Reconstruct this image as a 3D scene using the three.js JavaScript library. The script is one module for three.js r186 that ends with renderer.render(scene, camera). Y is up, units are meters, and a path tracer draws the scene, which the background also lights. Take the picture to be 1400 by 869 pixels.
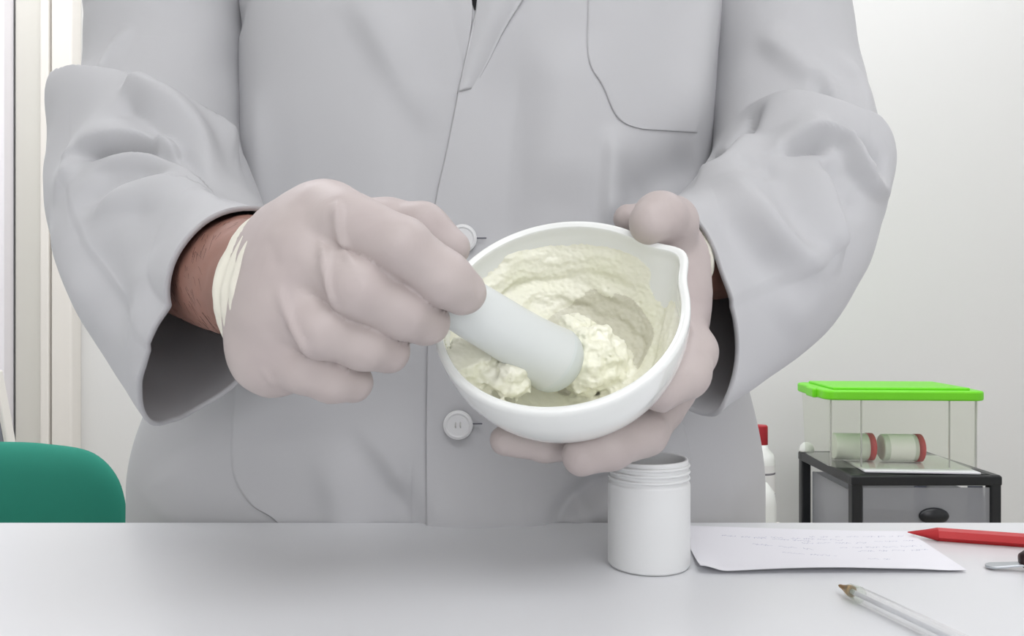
import * as THREE from 'three';
import { RoundedBoxGeometry } from 'three/addons/geometries/RoundedBoxGeometry.js';
import { RectAreaLightUniformsLib } from 'three/addons/lights/RectAreaLightUniformsLib.js';
import { mergeGeometries } from 'three/addons/utils/BufferGeometryUtils.js';
import { ImprovedNoise } from 'three/addons/math/ImprovedNoise.js';
RectAreaLightUniformsLib.init();

// ------------------------------------------------------------------ camera, light, exposure
const CY = 0.892, FOC = 1080, W = 1400, H = 869;
const scene = new THREE.Scene();
const camera = new THREE.PerspectiveCamera(2 * Math.atan(H / 2 / FOC) * 180 / Math.PI, W / H, 0.02, 30);
camera.position.set(0, CY, 0);
camera.lookAt(0, CY, -1);
scene.add(camera);
const renderer = new THREE.WebGLRenderer({ antialias: true });
renderer.toneMapping = THREE.LinearToneMapping;
renderer.toneMappingExposure = 0.64;
renderer.shadowMap.enabled = true;
scene.background = new THREE.Color(0xdfe3e8);

const CEIL = 2.6;
// ceiling panels: [x, z, width, depth, intensity]
const PANELS = [
  [0.9, -1.45, 1.2, 0.6, 7.2],
  [-0.95, -1.45, 1.2, 0.6, 11.5],
  [0.4, 0.75, 1.2, 1.2, 4.6],
];
PANELS.forEach(([x, z, w, d, I]) => {
  const l = new THREE.RectAreaLight(0xfbfbff, I, w, d);
  l.position.set(x, CEIL - 0.035, z);
  l.lookAt(x, 0, z);
  scene.add(l);
});

// daylight from the window behind the viewer
const WIN = { x: 0.35, y: 1.45, w: 1.7, h: 1.1, I: 1.9 };
{
  const l = new THREE.RectAreaLight(0xfcfbff, WIN.I, WIN.w, WIN.h);
  l.position.set(WIN.x, WIN.y, 1.75 - 0.06); l.lookAt(WIN.x, WIN.y, -5); scene.add(l);
}

// ------------------------------------------------------------------ helpers
const v3 = (x, y, z) => new THREE.Vector3(x, y, z);
const P = (px, py, d) => [(px - 700) / FOC * d, CY - (py - 434.5) / FOC * d, -d];   // a point at depth d
const V = a => new THREE.Vector3(...a);
const clamp = (x, a, b) => x < a ? a : x > b ? b : x;
const lerp = (a, b, t) => a + (b - a) * t;
const ss = (a, b, x) => { const t = clamp((x - a) / (b - a), 0, 1); return t * t * (3 - 2 * t); };
function rng(seed) { let s = seed >>> 0; return () => { s = (s + 0x6D2B79F5) >>> 0; let t = Math.imul(s ^ (s >>> 15), 1 | s); t = (t + Math.imul(t ^ (t >>> 7), 61 | t)) ^ t; return ((t ^ (t >>> 14)) >>> 0) / 4294967296; }; }
const PN = new ImprovedNoise();
const noise = (x, y, z) => PN.noise(x + 31.7, y + 17.3, z + 5.9);
const fbm = (x, y, z, o = 3) => { let a = 0, w = 1, f = 1; for (let i = 0; i < o; i++) { a += w * noise(x * f, y * f, z * f); w *= 0.5; f *= 2.03; } return a; };

const used = {};
function numbered(name) { const n = used[name] = (used[name] ?? -1) + 1; return n ? name + '_' + String(n).padStart(3, '0') : name; }
function shade(o) { o.traverse(c => { if (c.isMesh) { c.castShadow = true; c.receiveShadow = true; } }); return o; }
function mesh(name, geo, mat, parent = scene) {
  const m = new THREE.Mesh(Array.isArray(geo) ? mergeGeometries(geo.map(g => { const q = g.index ? g.toNonIndexed() : g; for (const k of Object.keys(q.attributes)) if (!['position', 'normal', 'uv'].includes(k)) q.deleteAttribute(k); return q; })) : geo, mat);
  m.name = parent === scene ? numbered(name) : name;
  parent.add(m); shade(m);
  return m;
}
function thing(name, label, category, pos = [0, 0, 0], turn = 0, group) {
  const o = new THREE.Group();
  o.name = numbered(name); scene.add(o);
  o.position.set(...pos); o.rotation.y = turn;
  o.userData = { label, category };
  if (group) o.userData.group = group;
  return o;
}
function tag(o, label, category, group) { o.userData.label = label; o.userData.category = category; if (group) o.userData.group = group; return o; }
function struct(name, geo, mat) { const m = mesh(name, geo, mat); m.userData.kind = 'structure'; return m; }
const box = (w, h, d, x = 0, y = 0, z = 0, r = 0) => { const g = r ? new RoundedBoxGeometry(w, h, d, 2, r) : new THREE.BoxGeometry(w, h, d); g.translate(x, y, z); return g; };
const cyl = (r0, r1, h, x = 0, y = 0, z = 0, n = 32) => { const g = new THREE.CylinderGeometry(r0, r1, h, n); g.translate(x, y, z); return g; };
const lathe = (pts, n = 64) => new THREE.LatheGeometry(pts.map(p => new THREE.Vector2(p[0], p[1])), n);
const std = (color, roughness = 0.6, extra = {}) => new THREE.MeshStandardMaterial({ color, roughness, ...extra });
const phys = (color, roughness, extra = {}) => new THREE.MeshPhysicalMaterial({ color, roughness, ...extra });
// moves geometry so that its y axis runs from a to b, a being y = 0
function orient(g, a, b) {
  const q = new THREE.Quaternion().setFromUnitVectors(v3(0, 1, 0), b.clone().sub(a).normalize());
  g.applyQuaternion(q); g.translate(a.x, a.y, a.z); return g;
}
function tube(pts, r, n = 8, seg = 24, closed = false) { return new THREE.TubeGeometry(new THREE.CatmullRomCurve3(pts.map(p => p.isVector3 ? p : V(p)), closed), seg, r, n, closed); }

// naive surface nets over a distance field, skipping empty blocks
function nets(f, lo, hi, cell) {
  const n = [0, 1, 2].map(i => Math.ceil((hi[i] - lo[i]) / cell) + 1), [nx, ny, nz] = n;
  const F = new Float32Array(nx * ny * nz), B = 6, rad = cell * B * 0.5 * 1.9;
  for (let k = 0; k < nz; k += B) for (let j = 0; j < ny; j += B) for (let i = 0; i < nx; i += B) {
    const h = (B - 1) / 2, c = f(lo[0] + (i + h) * cell, lo[1] + (j + h) * cell, lo[2] + (k + h) * cell), far = Math.abs(c) > rad;
    const I = Math.min(nx, i + B), J = Math.min(ny, j + B), K = Math.min(nz, k + B);
    for (let z = k; z < K; z++) for (let y = j; y < J; y++) for (let x = i; x < I; x++)
      F[x + nx * (y + ny * z)] = far ? c : f(lo[0] + x * cell, lo[1] + y * cell, lo[2] + z * cell);
  }
  const id = new Int32Array(nx * ny * nz).fill(-1), pos = [], idx = [];
  const off = [0, 1, nx, nx + 1, nx * ny, nx * ny + 1, nx * ny + nx, nx * ny + nx + 1];
  const E = [[0, 1], [2, 3], [4, 5], [6, 7], [0, 2], [1, 3], [4, 6], [5, 7], [0, 4], [1, 5], [2, 6], [3, 7]];
  for (let z = 0; z < nz - 1; z++) for (let y = 0; y < ny - 1; y++) for (let x = 0; x < nx - 1; x++) {
    const b = x + nx * (y + ny * z); let m = 0;
    for (let c = 0; c < 8; c++) if (F[b + off[c]] < 0) m |= 1 << c;
    if (m === 0 || m === 255) continue;
    let sx = 0, sy = 0, sz = 0, cnt = 0;
    for (const [p, q] of E) {
      if (((m >> p) & 1) === ((m >> q) & 1)) continue;
      const a = F[b + off[p]], c = F[b + off[q]], t = a / (a - c);
      sx += lerp(p & 1, q & 1, t); sy += lerp((p >> 1) & 1, (q >> 1) & 1, t); sz += lerp(p >> 2, q >> 2, t); cnt++;
    }
    id[b] = pos.length / 3;
    pos.push(lo[0] + (x + sx / cnt) * cell, lo[1] + (y + sy / cnt) * cell, lo[2] + (z + sz / cnt) * cell);
  }
  const st = [1, nx, nx * ny];
  for (let z = 1; z < nz - 1; z++) for (let y = 1; y < ny - 1; y++) for (let x = 1; x < nx - 1; x++) {
    const b = x + nx * (y + ny * z);
    for (let ax = 0; ax < 3; ax++) {
      const s0 = F[b] < 0, s1 = F[b + st[ax]] < 0;
      if (s0 === s1) continue;
      const u = st[(ax + 1) % 3], w = st[(ax + 2) % 3];
      const a = id[b], c = id[b - u], d = id[b - u - w], e = id[b - w];
      if (a < 0 || c < 0 || d < 0 || e < 0) continue;
      if (s0) idx.push(a, c, d, a, d, e); else idx.push(a, d, c, a, e, d);
    }
  }
  const g = new THREE.BufferGeometry();
  g.setAttribute('position', new THREE.Float32BufferAttribute(pos, 3));
  g.setIndex(idx); g.computeVertexNormals();
  return g;
}
const smin = (a, b, k) => { const h = Math.max(k - Math.abs(a - b), 0) / k; return Math.min(a, b) - h * h * k * 0.25; };
function cap(x, y, z, a, b) {      // tapered capsule a,b = [x,y,z,r]
  const bx = b[0] - a[0], by = b[1] - a[1], bz = b[2] - a[2], px = x - a[0], py = y - a[1], pz = z - a[2];
  const t = clamp((px * bx + py * by + pz * bz) / (bx * bx + by * by + bz * bz), 0, 1);
  const dx = px - bx * t, dy = py - by * t, dz = pz - bz * t;
  return Math.sqrt(dx * dx + dy * dy + dz * dz) - (a[3] + (b[3] - a[3]) * t);
}
const ell = (x, y, z, c, r) => { const a = (x - c[0]) / r[0], b = (y - c[1]) / r[1], d = (z - c[2]) / r[2], k = Math.sqrt(a * a + b * b + d * d); return (k - 1) * Math.min(...r); };
const J = (px, py, d, r) => [...P(px, py, d), r];

// folds: a crest (or groove) along a polyline on the cloth; wl / wr its width to the left / right of its run
function foldAt(folds, x, y, z) {
  let sum = 0;
  for (const f of folds) {
    const c = f.c; if ((x - c[0]) ** 2 + (y - c[1]) ** 2 + (z - c[2]) ** 2 > f.R2) continue;
    let best = 1e9, bs = 0, bu = 0;
    for (let i = 0; i + 1 < f.pts.length; i++) {
      const a = f.pts[i], b = f.pts[i + 1], bx = b[0] - a[0], by = b[1] - a[1], bz = b[2] - a[2], px = x - a[0], py = y - a[1], pz = z - a[2];
      const t = clamp((px * bx + py * by + pz * bz) / f.l2[i], 0, 1), d = (px - bx * t) ** 2 + (py - by * t) ** 2 + (pz - bz * t) ** 2;
      if (d < best) { best = d; bs = bx * py - by * px; bu = (f.cum[i] + t * f.len[i]) / f.L; }
    }
    const s = Math.sqrt(best), w = bs > 0 ? f.wl : f.wr;
    if (s > w * 3) continue;
    sum += f.amp * Math.exp(-Math.pow(s / w, f.p)) * ss(0, f.t0, bu) * ss(0, f.t1, 1 - bu);
  }
  return sum;
}
function fold(on, px, amp, wl, wr = wl, o = {}) {
  const f = { amp, wl, wr, p: o.p ?? 2, t0: o.t0 ?? 0.3, t1: o.t1 ?? 0.3 };
  const cv = new THREE.CatmullRomCurve3(px.map(q => V(on(q[0], q[1]))), false, 'centripetal');
  f.pts = cv.getPoints(px.length * 4).map(p => [p.x, p.y, p.z]);
  f.len = []; f.l2 = []; f.cum = []; f.L = 0;
  for (let i = 0; i + 1 < f.pts.length; i++) { const l = Math.hypot(...[0, 1, 2].map(k => f.pts[i + 1][k] - f.pts[i][k])) + 1e-9; f.len.push(l); f.l2.push(l * l); f.cum.push(f.L); f.L += l; }
  const c = f.pts[f.pts.length >> 1]; f.c = c;
  f.R2 = (Math.max(...f.pts.map(p => Math.hypot(p[0] - c[0], p[1] - c[1], p[2] - c[2]))) + 3 * Math.max(wl, wr)) ** 2;
  return f;
}
function gridGeo(nu, nv, fn, { closeU = false, closeV = false, uv } = {}) {   // fn(i, j) -> [x, y, z]
  const pos = [], idx = [], uvs = [];
  for (let j = 0; j < nv; j++) for (let i = 0; i < nu; i++) { pos.push(...fn(i, j)); if (uv) uvs.push(...uv(i, j)); }
  const I = closeU ? nu : nu - 1, Jn = closeV ? nv : nv - 1;
  for (let j = 0; j < Jn; j++) for (let i = 0; i < I; i++) {
    const a = i + nu * j, b = (i + 1) % nu + nu * j, c = i + nu * ((j + 1) % nv), d = (i + 1) % nu + nu * ((j + 1) % nv);
    idx.push(a, b, d, a, d, c);
  }
  const g = new THREE.BufferGeometry();
  g.setAttribute('position', new THREE.Float32BufferAttribute(pos, 3));
  if (uv) g.setAttribute('uv', new THREE.Float32BufferAttribute(uvs, 2));
  g.setIndex(idx); g.computeVertexNormals();
  return g;
}
function displace(g, fn) {   // fn(x, y, z, nx, ny, nz) -> metres along the normal
  const p = g.attributes.position, n = g.attributes.normal;
  for (let i = 0; i < p.count; i++) {
    const x = p.getX(i), y = p.getY(i), z = p.getZ(i), a = n.getX(i), b = n.getY(i), c = n.getZ(i), d = fn(x, y, z, a, b, c);
    p.setXYZ(i, x + a * d, y + b * d, z + c * d);
  }
  g.computeVertexNormals(); return g;
}
function colorize(g, fn) {
  const p = g.attributes.position, c = new Float32Array(p.count * 3);
  for (let i = 0; i < p.count; i++) { const q = fn(p.getX(i), p.getY(i), p.getZ(i), i); c[3 * i] = q[0]; c[3 * i + 1] = q[1]; c[3 * i + 2] = q[2]; }
  g.setAttribute('color', new THREE.BufferAttribute(c, 3)); return g;
}
function noiseTex(n, fn, srgb = false) {
  const d = new Uint8Array(n * n * 4);
  for (let j = 0; j < n; j++) for (let i = 0; i < n; i++) { const c = fn(i / n, j / n), k = 4 * (i + n * j); for (let q = 0; q < 3; q++) d[k + q] = clamp(255 * (Array.isArray(c) ? c[q] : c), 0, 255); d[k + 3] = 255; }
  const t = new THREE.DataTexture(d, n, n); t.magFilter = t.minFilter = THREE.LinearFilter; t.wrapS = t.wrapT = THREE.RepeatWrapping;
  if (srgb) t.colorSpace = THREE.SRGBColorSpace; t.needsUpdate = true; return t;
}
const canvasTex = (w, h, draw) => { const c = document.createElement('canvas'); c.width = w; c.height = h; draw(c.getContext('2d'), w, h); const t = new THREE.CanvasTexture(c); t.colorSpace = THREE.SRGBColorSpace; return t; };

// ------------------------------------------------------------------ materials
const M = {
  wall: std(0xe8e8e6, 0.75), ceiling: std(0xf2f2f0, 0.9), floor: std(0xb9b4aa, 0.5),
  trim: std(0xeeeae3, 0.45), door: std(0xf8f5f9, 0.4), jamb: std(0xdcdad2, 0.5),
  table: phys(0xe2e3e5, 0.3, { specularIntensity: 0.6 }), steel: std(0xb8bcc0, 0.35, { metalness: 0.9 }),
  coat: phys(0xc0c0c2, 0.85, { sheen: 0.2, sheenRoughness: 0.6, sheenColor: new THREE.Color(0.95, 0.96, 1) }),
  button: phys(0xe6e6e6, 0.3), thread: std(0xc6c4c0, 0.9), slit: std(0x6a6a72, 0.95),
  shirt: std(0x0d0d10, 0.9), trousers: std(0x2a2f3a, 0.9), shoe: std(0x1b1916, 0.5),
  skin: new THREE.MeshPhysicalMaterial({ vertexColors: true, roughness: 0.55 }),
  hair: std(0x2b1d14, 0.7),
  glove: phys(0xffffff, 0.5, { vertexColors: true, sheen: 0.15, sheenRoughness: 0.5 }),
  cuff: phys(0xe3e0d2, 0.45),
  porcelain: phys(0xf5f7f4, 0.16, { clearcoat: 0.5, clearcoatRoughness: 0.08 }),
  pestle: phys(0xdadedc, 0.28, { clearcoat: 0.3, clearcoatRoughness: 0.15 }),
  cream: phys(0xffffff, 0.3, { vertexColors: true, clearcoat: 0.35, clearcoatRoughness: 0.25 }),
  jar: phys(0xeceded, 0.42, { transmission: 0.15, thickness: 0, ior: 1.3 }), green: std(0x2c8a76, 0.95), black: std(0x16181c, 0.35),
  lime: phys(0x74dc1c, 0.4), clear: phys(0xf2f5f0, 0.12, { transmission: 0.92, thickness: 0, ior: 1.2 }),
  frost: phys(0xdcdde0, 0.4, { transmission: 0.7, thickness: 0, ior: 1.3 }), paper: std(0xf3f2f6, 0.85),
  red: phys(0xbb0c14, 0.42), redCap: std(0xa81c28, 0.45), bottle: phys(0xeef0ec, 0.35),
};

// ------------------------------------------------------------------ the room
const RX0 = -1.75, RX1 = 2.1, RZ0 = -2.15, RZ1 = 1.75;
struct('floor', box(RX1 - RX0, 0.1, RZ1 - RZ0, (RX0 + RX1) / 2, -0.05, (RZ0 + RZ1) / 2), M.floor);
struct('ceiling', box(RX1 - RX0 + 0.2, 0.1, RZ1 - RZ0 + 0.2, (RX0 + RX1) / 2, CEIL + 0.05, (RZ0 + RZ1) / 2), M.ceiling);
struct('wall_back', box(RX1 - RX0 + 0.2, CEIL, 0.1, (RX0 + RX1) / 2, CEIL / 2, RZ0 - 0.05), M.wall);
struct('wall_front', box(RX1 - RX0 + 0.2, CEIL, 0.1, (RX0 + RX1) / 2, CEIL / 2, RZ1 + 0.05), M.wall);
struct('wall_left', box(0.1, CEIL, RZ1 - RZ0, RX0 - 0.05, CEIL / 2, (RZ0 + RZ1) / 2), M.wall);
struct('wall_right', box(0.1, CEIL, RZ1 - RZ0, RX1 + 0.05, CEIL / 2, (RZ0 + RZ1) / 2), M.wall);
PANELS.forEach(([x, z, w, d, I], k) => {
  const t = thing('ceiling_light', ['flat white light panel on the ceiling over the drawer unit', 'flat white light panel on the ceiling over the green chair', 'flat white light panel on the ceiling behind the viewer'][k], 'ceiling light', [x, CEIL - 0.03, z], 0, 'ceiling light panels');
  mesh('frame', [box(w + 0.04, 0.03, 0.02, 0, 0.015, d / 2 + 0.01), box(w + 0.04, 0.03, 0.02, 0, 0.015, -d / 2 - 0.01), box(0.02, 0.03, d, w / 2 + 0.01, 0.015, 0), box(0.02, 0.03, d, -w / 2 - 0.01, 0.015, 0)], M.trim, t);
  mesh('diffuser', box(w, 0.01, d, 0, 0.012, 0), std(0xffffff, 0.9, { emissive: 0xf8faff, emissiveIntensity: 2 }), t);
});
// the window in the wall behind the viewer
{
  const w = WIN.w, h = WIN.h, t = new THREE.Group(); t.name = 'window_1'; t.position.set(WIN.x, WIN.y, RZ1 - 0.025); t.userData.kind = 'structure'; scene.add(t);
  mesh('window_pane', box(w, h, 0.01, 0, 0, 0.01), std(0xffffff, 0.6, { emissive: 0xf6f9ff, emissiveIntensity: 1.5 }), t);
  mesh('window_frame', [box(w + 0.1, 0.05, 0.05, 0, h / 2 + 0.025, 0), box(w + 0.1, 0.05, 0.05, 0, -h / 2 - 0.025, 0), box(0.05, h, 0.05, -w / 2 - 0.025, 0, 0), box(0.05, h, 0.05, w / 2 + 0.025, 0, 0)], M.trim, t);
}
// the door at the left of the back wall: leaf, jamb and two mouldings, all standing proud of the wall
{
  const D = -RZ0, X = px => (px - 700) / FOC * D;
  const d1 = struct('door_1', box(0.86, 2.05, 0.04, X(28) - 0.43, 1.025, RZ0 + 0.05), M.door);
  const h = mesh('door_handle', [tube([[X(28) - 0.06, 1.0, RZ0 + 0.07], [X(28) - 0.06, 1.0, RZ0 + 0.12], [X(28) - 0.1, 1.0, RZ0 + 0.125], [X(28) - 0.18, 1.0, RZ0 + 0.125]], 0.009)], M.steel, d1);
  struct('trim_1', box(X(71) - X(31), 2.1, 0.03, (X(71) + X(31)) / 2, 1.05, RZ0 + 0.015), M.jamb);
  struct('trim_2', box(X(82) - X(71), 2.12, 0.055, (X(82) + X(71)) / 2, 1.06, RZ0 + 0.0275, 0.004), M.trim);
  struct('trim_3', box(X(112) - X(84), 2.12, 0.05, (X(112) + X(84)) / 2, 1.06, RZ0 + 0.025, 0.006), M.trim);
}
// ------------------------------------------------------------------ the table
const TY = 0.75, TBACK = -0.55;
{
  const t = thing('work_table', 'wide white laminate table top in the foreground', 'table', [0.1, 0, -0.1]);
  mesh('table_top', box(1.7, 0.03, 0.9, 0, TY - 0.015, 0, 0.002), M.table, t);
  for (const x of [-0.78, 0.78]) for (const z of [-0.38, 0.38]) mesh('leg', box(0.04, TY - 0.03, 0.04, x, (TY - 0.03) / 2, z, 0.004), M.steel, t);
}
// ------------------------------------------------------------------ the person: coat body
const person = thing('person', 'person in a white lab coat and cream latex gloves stirring with a pestle', 'person', [0, 0, 0]);
const coatCx = y => lerp(-0.054, -0.028, ss(0.75, 1.05, y));
const coatW = y => y < 0.75 ? lerp(0.285, 0.268, ss(0.4, 0.75, y)) : y < 1.16 ? lerp(0.268, 0.205, ss(0.75, 0.98, y)) : lerp(0.205, 0.062, Math.pow(ss(1.16, 1.42, y), 0.8));
const coatDc = y => lerp(0.70, 0.712, ss(0.8, 1.2, y));
const coatD = y => y < 0.75 ? lerp(0.12, 0.147, ss(0.45, 0.75, y)) : y < 1.1 ? lerp(0.147, 0.138, ss(0.75, 1.1, y)) : lerp(0.138, 0.06, ss(1.15, 1.42, y));
const coatN = 2.7;
const coatBase = (x, y) => { const t = Math.min(1, Math.abs((x - coatCx(y)) / coatW(y))); return coatDc(y) - coatD(y) * Math.pow(1 - Math.pow(t, coatN), 1 / coatN); };
function onBase(px, py) { let d = 0.57; for (let i = 0; i < 25; i++) { const p = P(px, py, d); d = lerp(d, coatBase(p[0], p[1]), 0.7); } return P(px, py, d); }
const tf = (pts, a, wl, wr, o) => fold(onBase, pts, a, wl, wr, o);
const torsoFolds = [
  // the panel edges beside the arms
  tf([[300, -60], [298, 60], [303, 160], [306, 280]], 0.022, 0.03, 0.012, { t0: 0.05, t1: 0.2 }),
  tf([[296, 30], [330, 25], [345, -30]], -0.008, 0.012, 0.008),
  tf([[975, -60], [970, 60], [955, 150], [935, 230]], 0.016, 0.02, 0.03, { t0: 0.05, t1: 0.25 }),
  // soft hanging folds of the chest
  tf([[345, 100], [350, 250], [345, 420]], 0.0075, 0.018, 0.03),
  tf([[470, -30], [560, 120], [600, 190]], 0.0060, 0.02, 0.012),
  tf([[540, 40], [575, 130], [570, 260], [560, 400]], -0.0075, 0.03, 0.02),
  tf([[720, 20], [700, 120], [690, 280], [690, 420]], -0.0090, 0.02, 0.03),
  tf([[770, 30], [772, 160], [765, 290]], 0.0060, 0.03, 0.025),
  tf([[838, 165], [838, 230], [832, 330]], 0.0090, 0.012, 0.008),
  tf([[860, 300], [900, 250], [960, 225]], -0.0120, 0.02, 0.02),
  // lower front, leaning on the table edge
  tf([[425, 600], [450, 640], [470, 690], [474, 740]], 0.006, 0.024, 0.014, { t0: 0.5, t1: 0.05 }),
  
  tf([[470, 560], [530, 620], [566, 690], [576, 740]], 0.007, 0.03, 0.010, { t0: 0.5, t1: 0.05 }),
  tf([[535, 650], [560, 690], [574, 735]], -0.006, 0.012, 0.008, { t0: 0.5, t1: 0.05 }),
  tf([[600, 700], [690, 712], [760, 700], [800, 680]], 0.006, 0.03, 0.02),
  tf([[740, 715], [766, 700], [800, 668], [850, 650]], -0.009, 0.008, 0.009),
  tf([[775, 720], [785, 700], [800, 690]], 0.006, 0.008, 0.008),
  tf([[850, 690], [800, 705], [780, 725]], 0.006, 0.012, 0.012),
  tf([[380, 560], [390, 640], [370, 720]], -0.004, 0.03, 0.03),
  tf([[230, 620], [240, 670], [225, 730]], 0.004, 0.03, 0.03),
  tf([[1000, 520], [1005, 620], [1010, 720]], 0.004, 0.025, 0.025),
];
function torsoZ(x, y) {
  const d = coatBase(x, y);
  let f = foldAt(torsoFolds, x, y, -d) + 0.0022 * fbm(x * 11, y * 7, 3.3, 2);
  // the belly rests on the table edge
  f += 0.0115 * Math.exp(-(((x + 0.018) / 0.05) ** 4)) * Math.exp(-(((y - 0.752) / 0.03) ** 2));
  return -(d - f);
}
function onTorso(px, py) { let d = 0.57; for (let i = 0; i < 25; i++) { const p = P(px, py, d); d = lerp(d, -torsoZ(p[0], p[1]), 0.7); } return P(px, py, d); }
const coatGeo = (() => {
  const NF = 230, NB = 60, NU = NF + NB, NV = 330, y0 = 0.44, y1 = 1.42;
  return gridGeo(NU, NV, (i, j) => {
    const y = y0 + (y1 - y0) * Math.pow(j / (NV - 1), 1), cx = coatCx(y), w = coatW(y);
    if (i < NF) { const t = -1 + 2 * i / (NF - 1), s = Math.sin(t * Math.PI / 2 * 0.985) / Math.sin(Math.PI / 2 * 0.985); const x = cx + w * clamp(s, -0.9995, 0.9995); return [x, y, torsoZ(x, y)]; }
    const a = Math.PI * (i - NF + 0.5) / NB, c = Math.cos(a), s = Math.sin(a);
    return [cx + w * Math.sign(c) * Math.pow(Math.abs(c), 0.8), y, -coatDc(y) - coatD(y) * 0.85 * Math.pow(s, 0.8)];
  }, { closeU: true });
})();
const coat = mesh('lab_coat', coatGeo, M.coat, person);
// a cloth piece sewn on the front: between two edge lines, raised by lift(s, t) and rounded down at its rim
function sewn(name, left, right, lift, nu = 40, nv = 90, mat = M.coat, rimL = true, rimR = true, rimB = true) {
  const cl = new THREE.CatmullRomCurve3(left.map(q => v3(q[0], q[1], 0)), false, 'centripetal'), cr = new THREE.CatmullRomCurve3(right.map(q => v3(q[0], q[1], 0)), false, 'centripetal');
  const L = cl.getSpacedPoints(nv - 1), R = cr.getSpacedPoints(nv - 1);
  const g = gridGeo(nu + 2, nv + 1, (i, jj) => {
    const j = Math.min(nv - 1, nv - jj), t = clamp((i - 1) / (nu - 1), 0, 1), s = j / (nv - 1);
    const p = onTorso(lerp(L[j].x, R[j].x, t), lerp(L[j].y, R[j].y, t));
    const rim = (i === 0 && rimL) || (i === nu + 1 && rimR) || (jj === 0 && rimB);
    p[2] += rim ? -0.0006 : lift(s, t);
    return p;
  });
  return mesh(name, g, mat, coat);
}
sewn('shirt', [[520, -320], [610, -140], [643, -2], [649, 14]], [[700, -320], [680, -140], [656, -2], [650, 14]], () => 0.001, 10, 30, M.shirt);
sewn('placket', [[651, 13], [633, 95], [612, 200], [594, 285], [587, 400], [583, 560], [583, 735]], [[720, 13], [716, 95], [703, 200], [695, 285], [690, 400], [686, 560], [686, 735]], (s, t) => lerp(0.0026, 0.0002, ss(0, 1, t)), 40, 200, M.coat, true, false);
const lapelL = [[700, -330], [672, -140], [655, -20], [646, 45], [634, 92], [625, 128]], lapelR = [[860, -330], [800, -140], [722, -10], [690, 42], [668, 86], [648, 122]];
sewn('lapel', lapelL, lapelR, (s, t) => 0.004 - 0.002 * s + 0.011 * Math.sin(Math.PI * Math.min(1, t * 1.1)) * (1 - s * 0.85), 30, 110);
sewn('lapel', [[480, -330], [520, -140], [600, -20], [625, 60], [633, 100]], [[600, -330], [622, -140], [645, -2], [646, 20], [636, 95]], (s, t) => 0.0018 * ss(0, 0.95, t), 24, 90, M.coat, false, true, false);
sewn('chest_pocket', [[803, -120], [804, 0], [806, 86], [824, 118], [842, 158], [856, 170], [880, 177]], [[985, -120], [983, 0], [978, 60], [972, 110], [966, 140], [962, 165], [953, 182]], (s, t) => 0.0007 * ss(1.0, 0.93, t) + 0.0004, 50, 110, M.coat, true, false);
sewn('hip_pocket', [[324, 500], [319, 560], [317, 620], [322, 655], [345, 690], [372, 707], [400, 735]], [[565, 500], [565, 560], [564, 620], [563, 655], [562, 690], [562, 707], [562, 735]], (s, t) => 0.0013 * ss(1, 0.6, t) + 0.0003, 60, 100, M.coat, true, false);
sewn('hip_pocket', [[720, 545], [720, 580], [720, 640], [720, 690], [720, 735]], [[905, 545], [931, 575], [943, 618], [943, 690], [943, 735]], (s, t) => 0.0012 * ss(0, 0.5, t) + 0.0003, 50, 70, M.coat, false, true);
// buttons with four holes, sewn over the buttonholes
{
  const sh = new THREE.Shape(); sh.absarc(0, 0, 0.0096, 0, Math.PI * 2);
  for (const [a, b] of [[1, 1], [1, -1], [-1, 1], [-1, -1]]) { const h = new THREE.Path(); h.absarc(a * 0.0017, b * 0.0017, 0.0008, 0, Math.PI * 2, true); sh.holes.push(h); }
  const disc = new THREE.ExtrudeGeometry(sh, { depth: 0.0016, bevelEnabled: true, bevelThickness: 0.0006, bevelSize: 0.0006, bevelSegments: 3, curveSegments: 40 });
  const rim = new THREE.TorusGeometry(0.0084, 0.0012, 8, 48); rim.translate(0, 0, 0.0016);
  const bg = [disc, rim];
  const button = mergeGeometries(bg.map(g => { const q = g.index ? g.toNonIndexed() : g; return q; }));
  const thread = mergeGeometries([-1, 1].map(s => tube([[s * 0.0017, -0.0019, 0.0012], [s * 0.0017, 0, 0.0031], [s * 0.0017, 0.0019, 0.0012]], 0.00045, 6, 10)));
  for (const [px, py] of [[627, 579], [633, 327], [655, 205]]) {
    const p = onTorso(px, py);
    if (py === 205) continue;
    const b = mesh('button', button, M.button, coat); b.position.set(p[0], p[1], p[2] + 0.005); b.rotation.x = 0.08;
    const t = mesh('thread', thread, M.thread, coat); t.position.copy(b.position); t.rotation.copy(b.rotation); t.name = 'button_thread';
    const q = onTorso(px + 21, py - 1);
    const hole = box(0.012, 0.0010, 0.0012, 0, 0, 0, 0.0004);
    const s = mesh('buttonhole', hole, M.slit, coat); s.position.set(q[0], q[1], q[2] + 0.0036);
  }
}
// ------------------------------------------------------------------ sleeves
const elR = [...P(208, 345, 0.590), 0.036], elL = [...P(1075, 335, 0.585), 0.033];
const wR = [...P(388, 392, 0.384), 0.031], wL = [...P(914, 360, 0.482), 0.0235];
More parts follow.
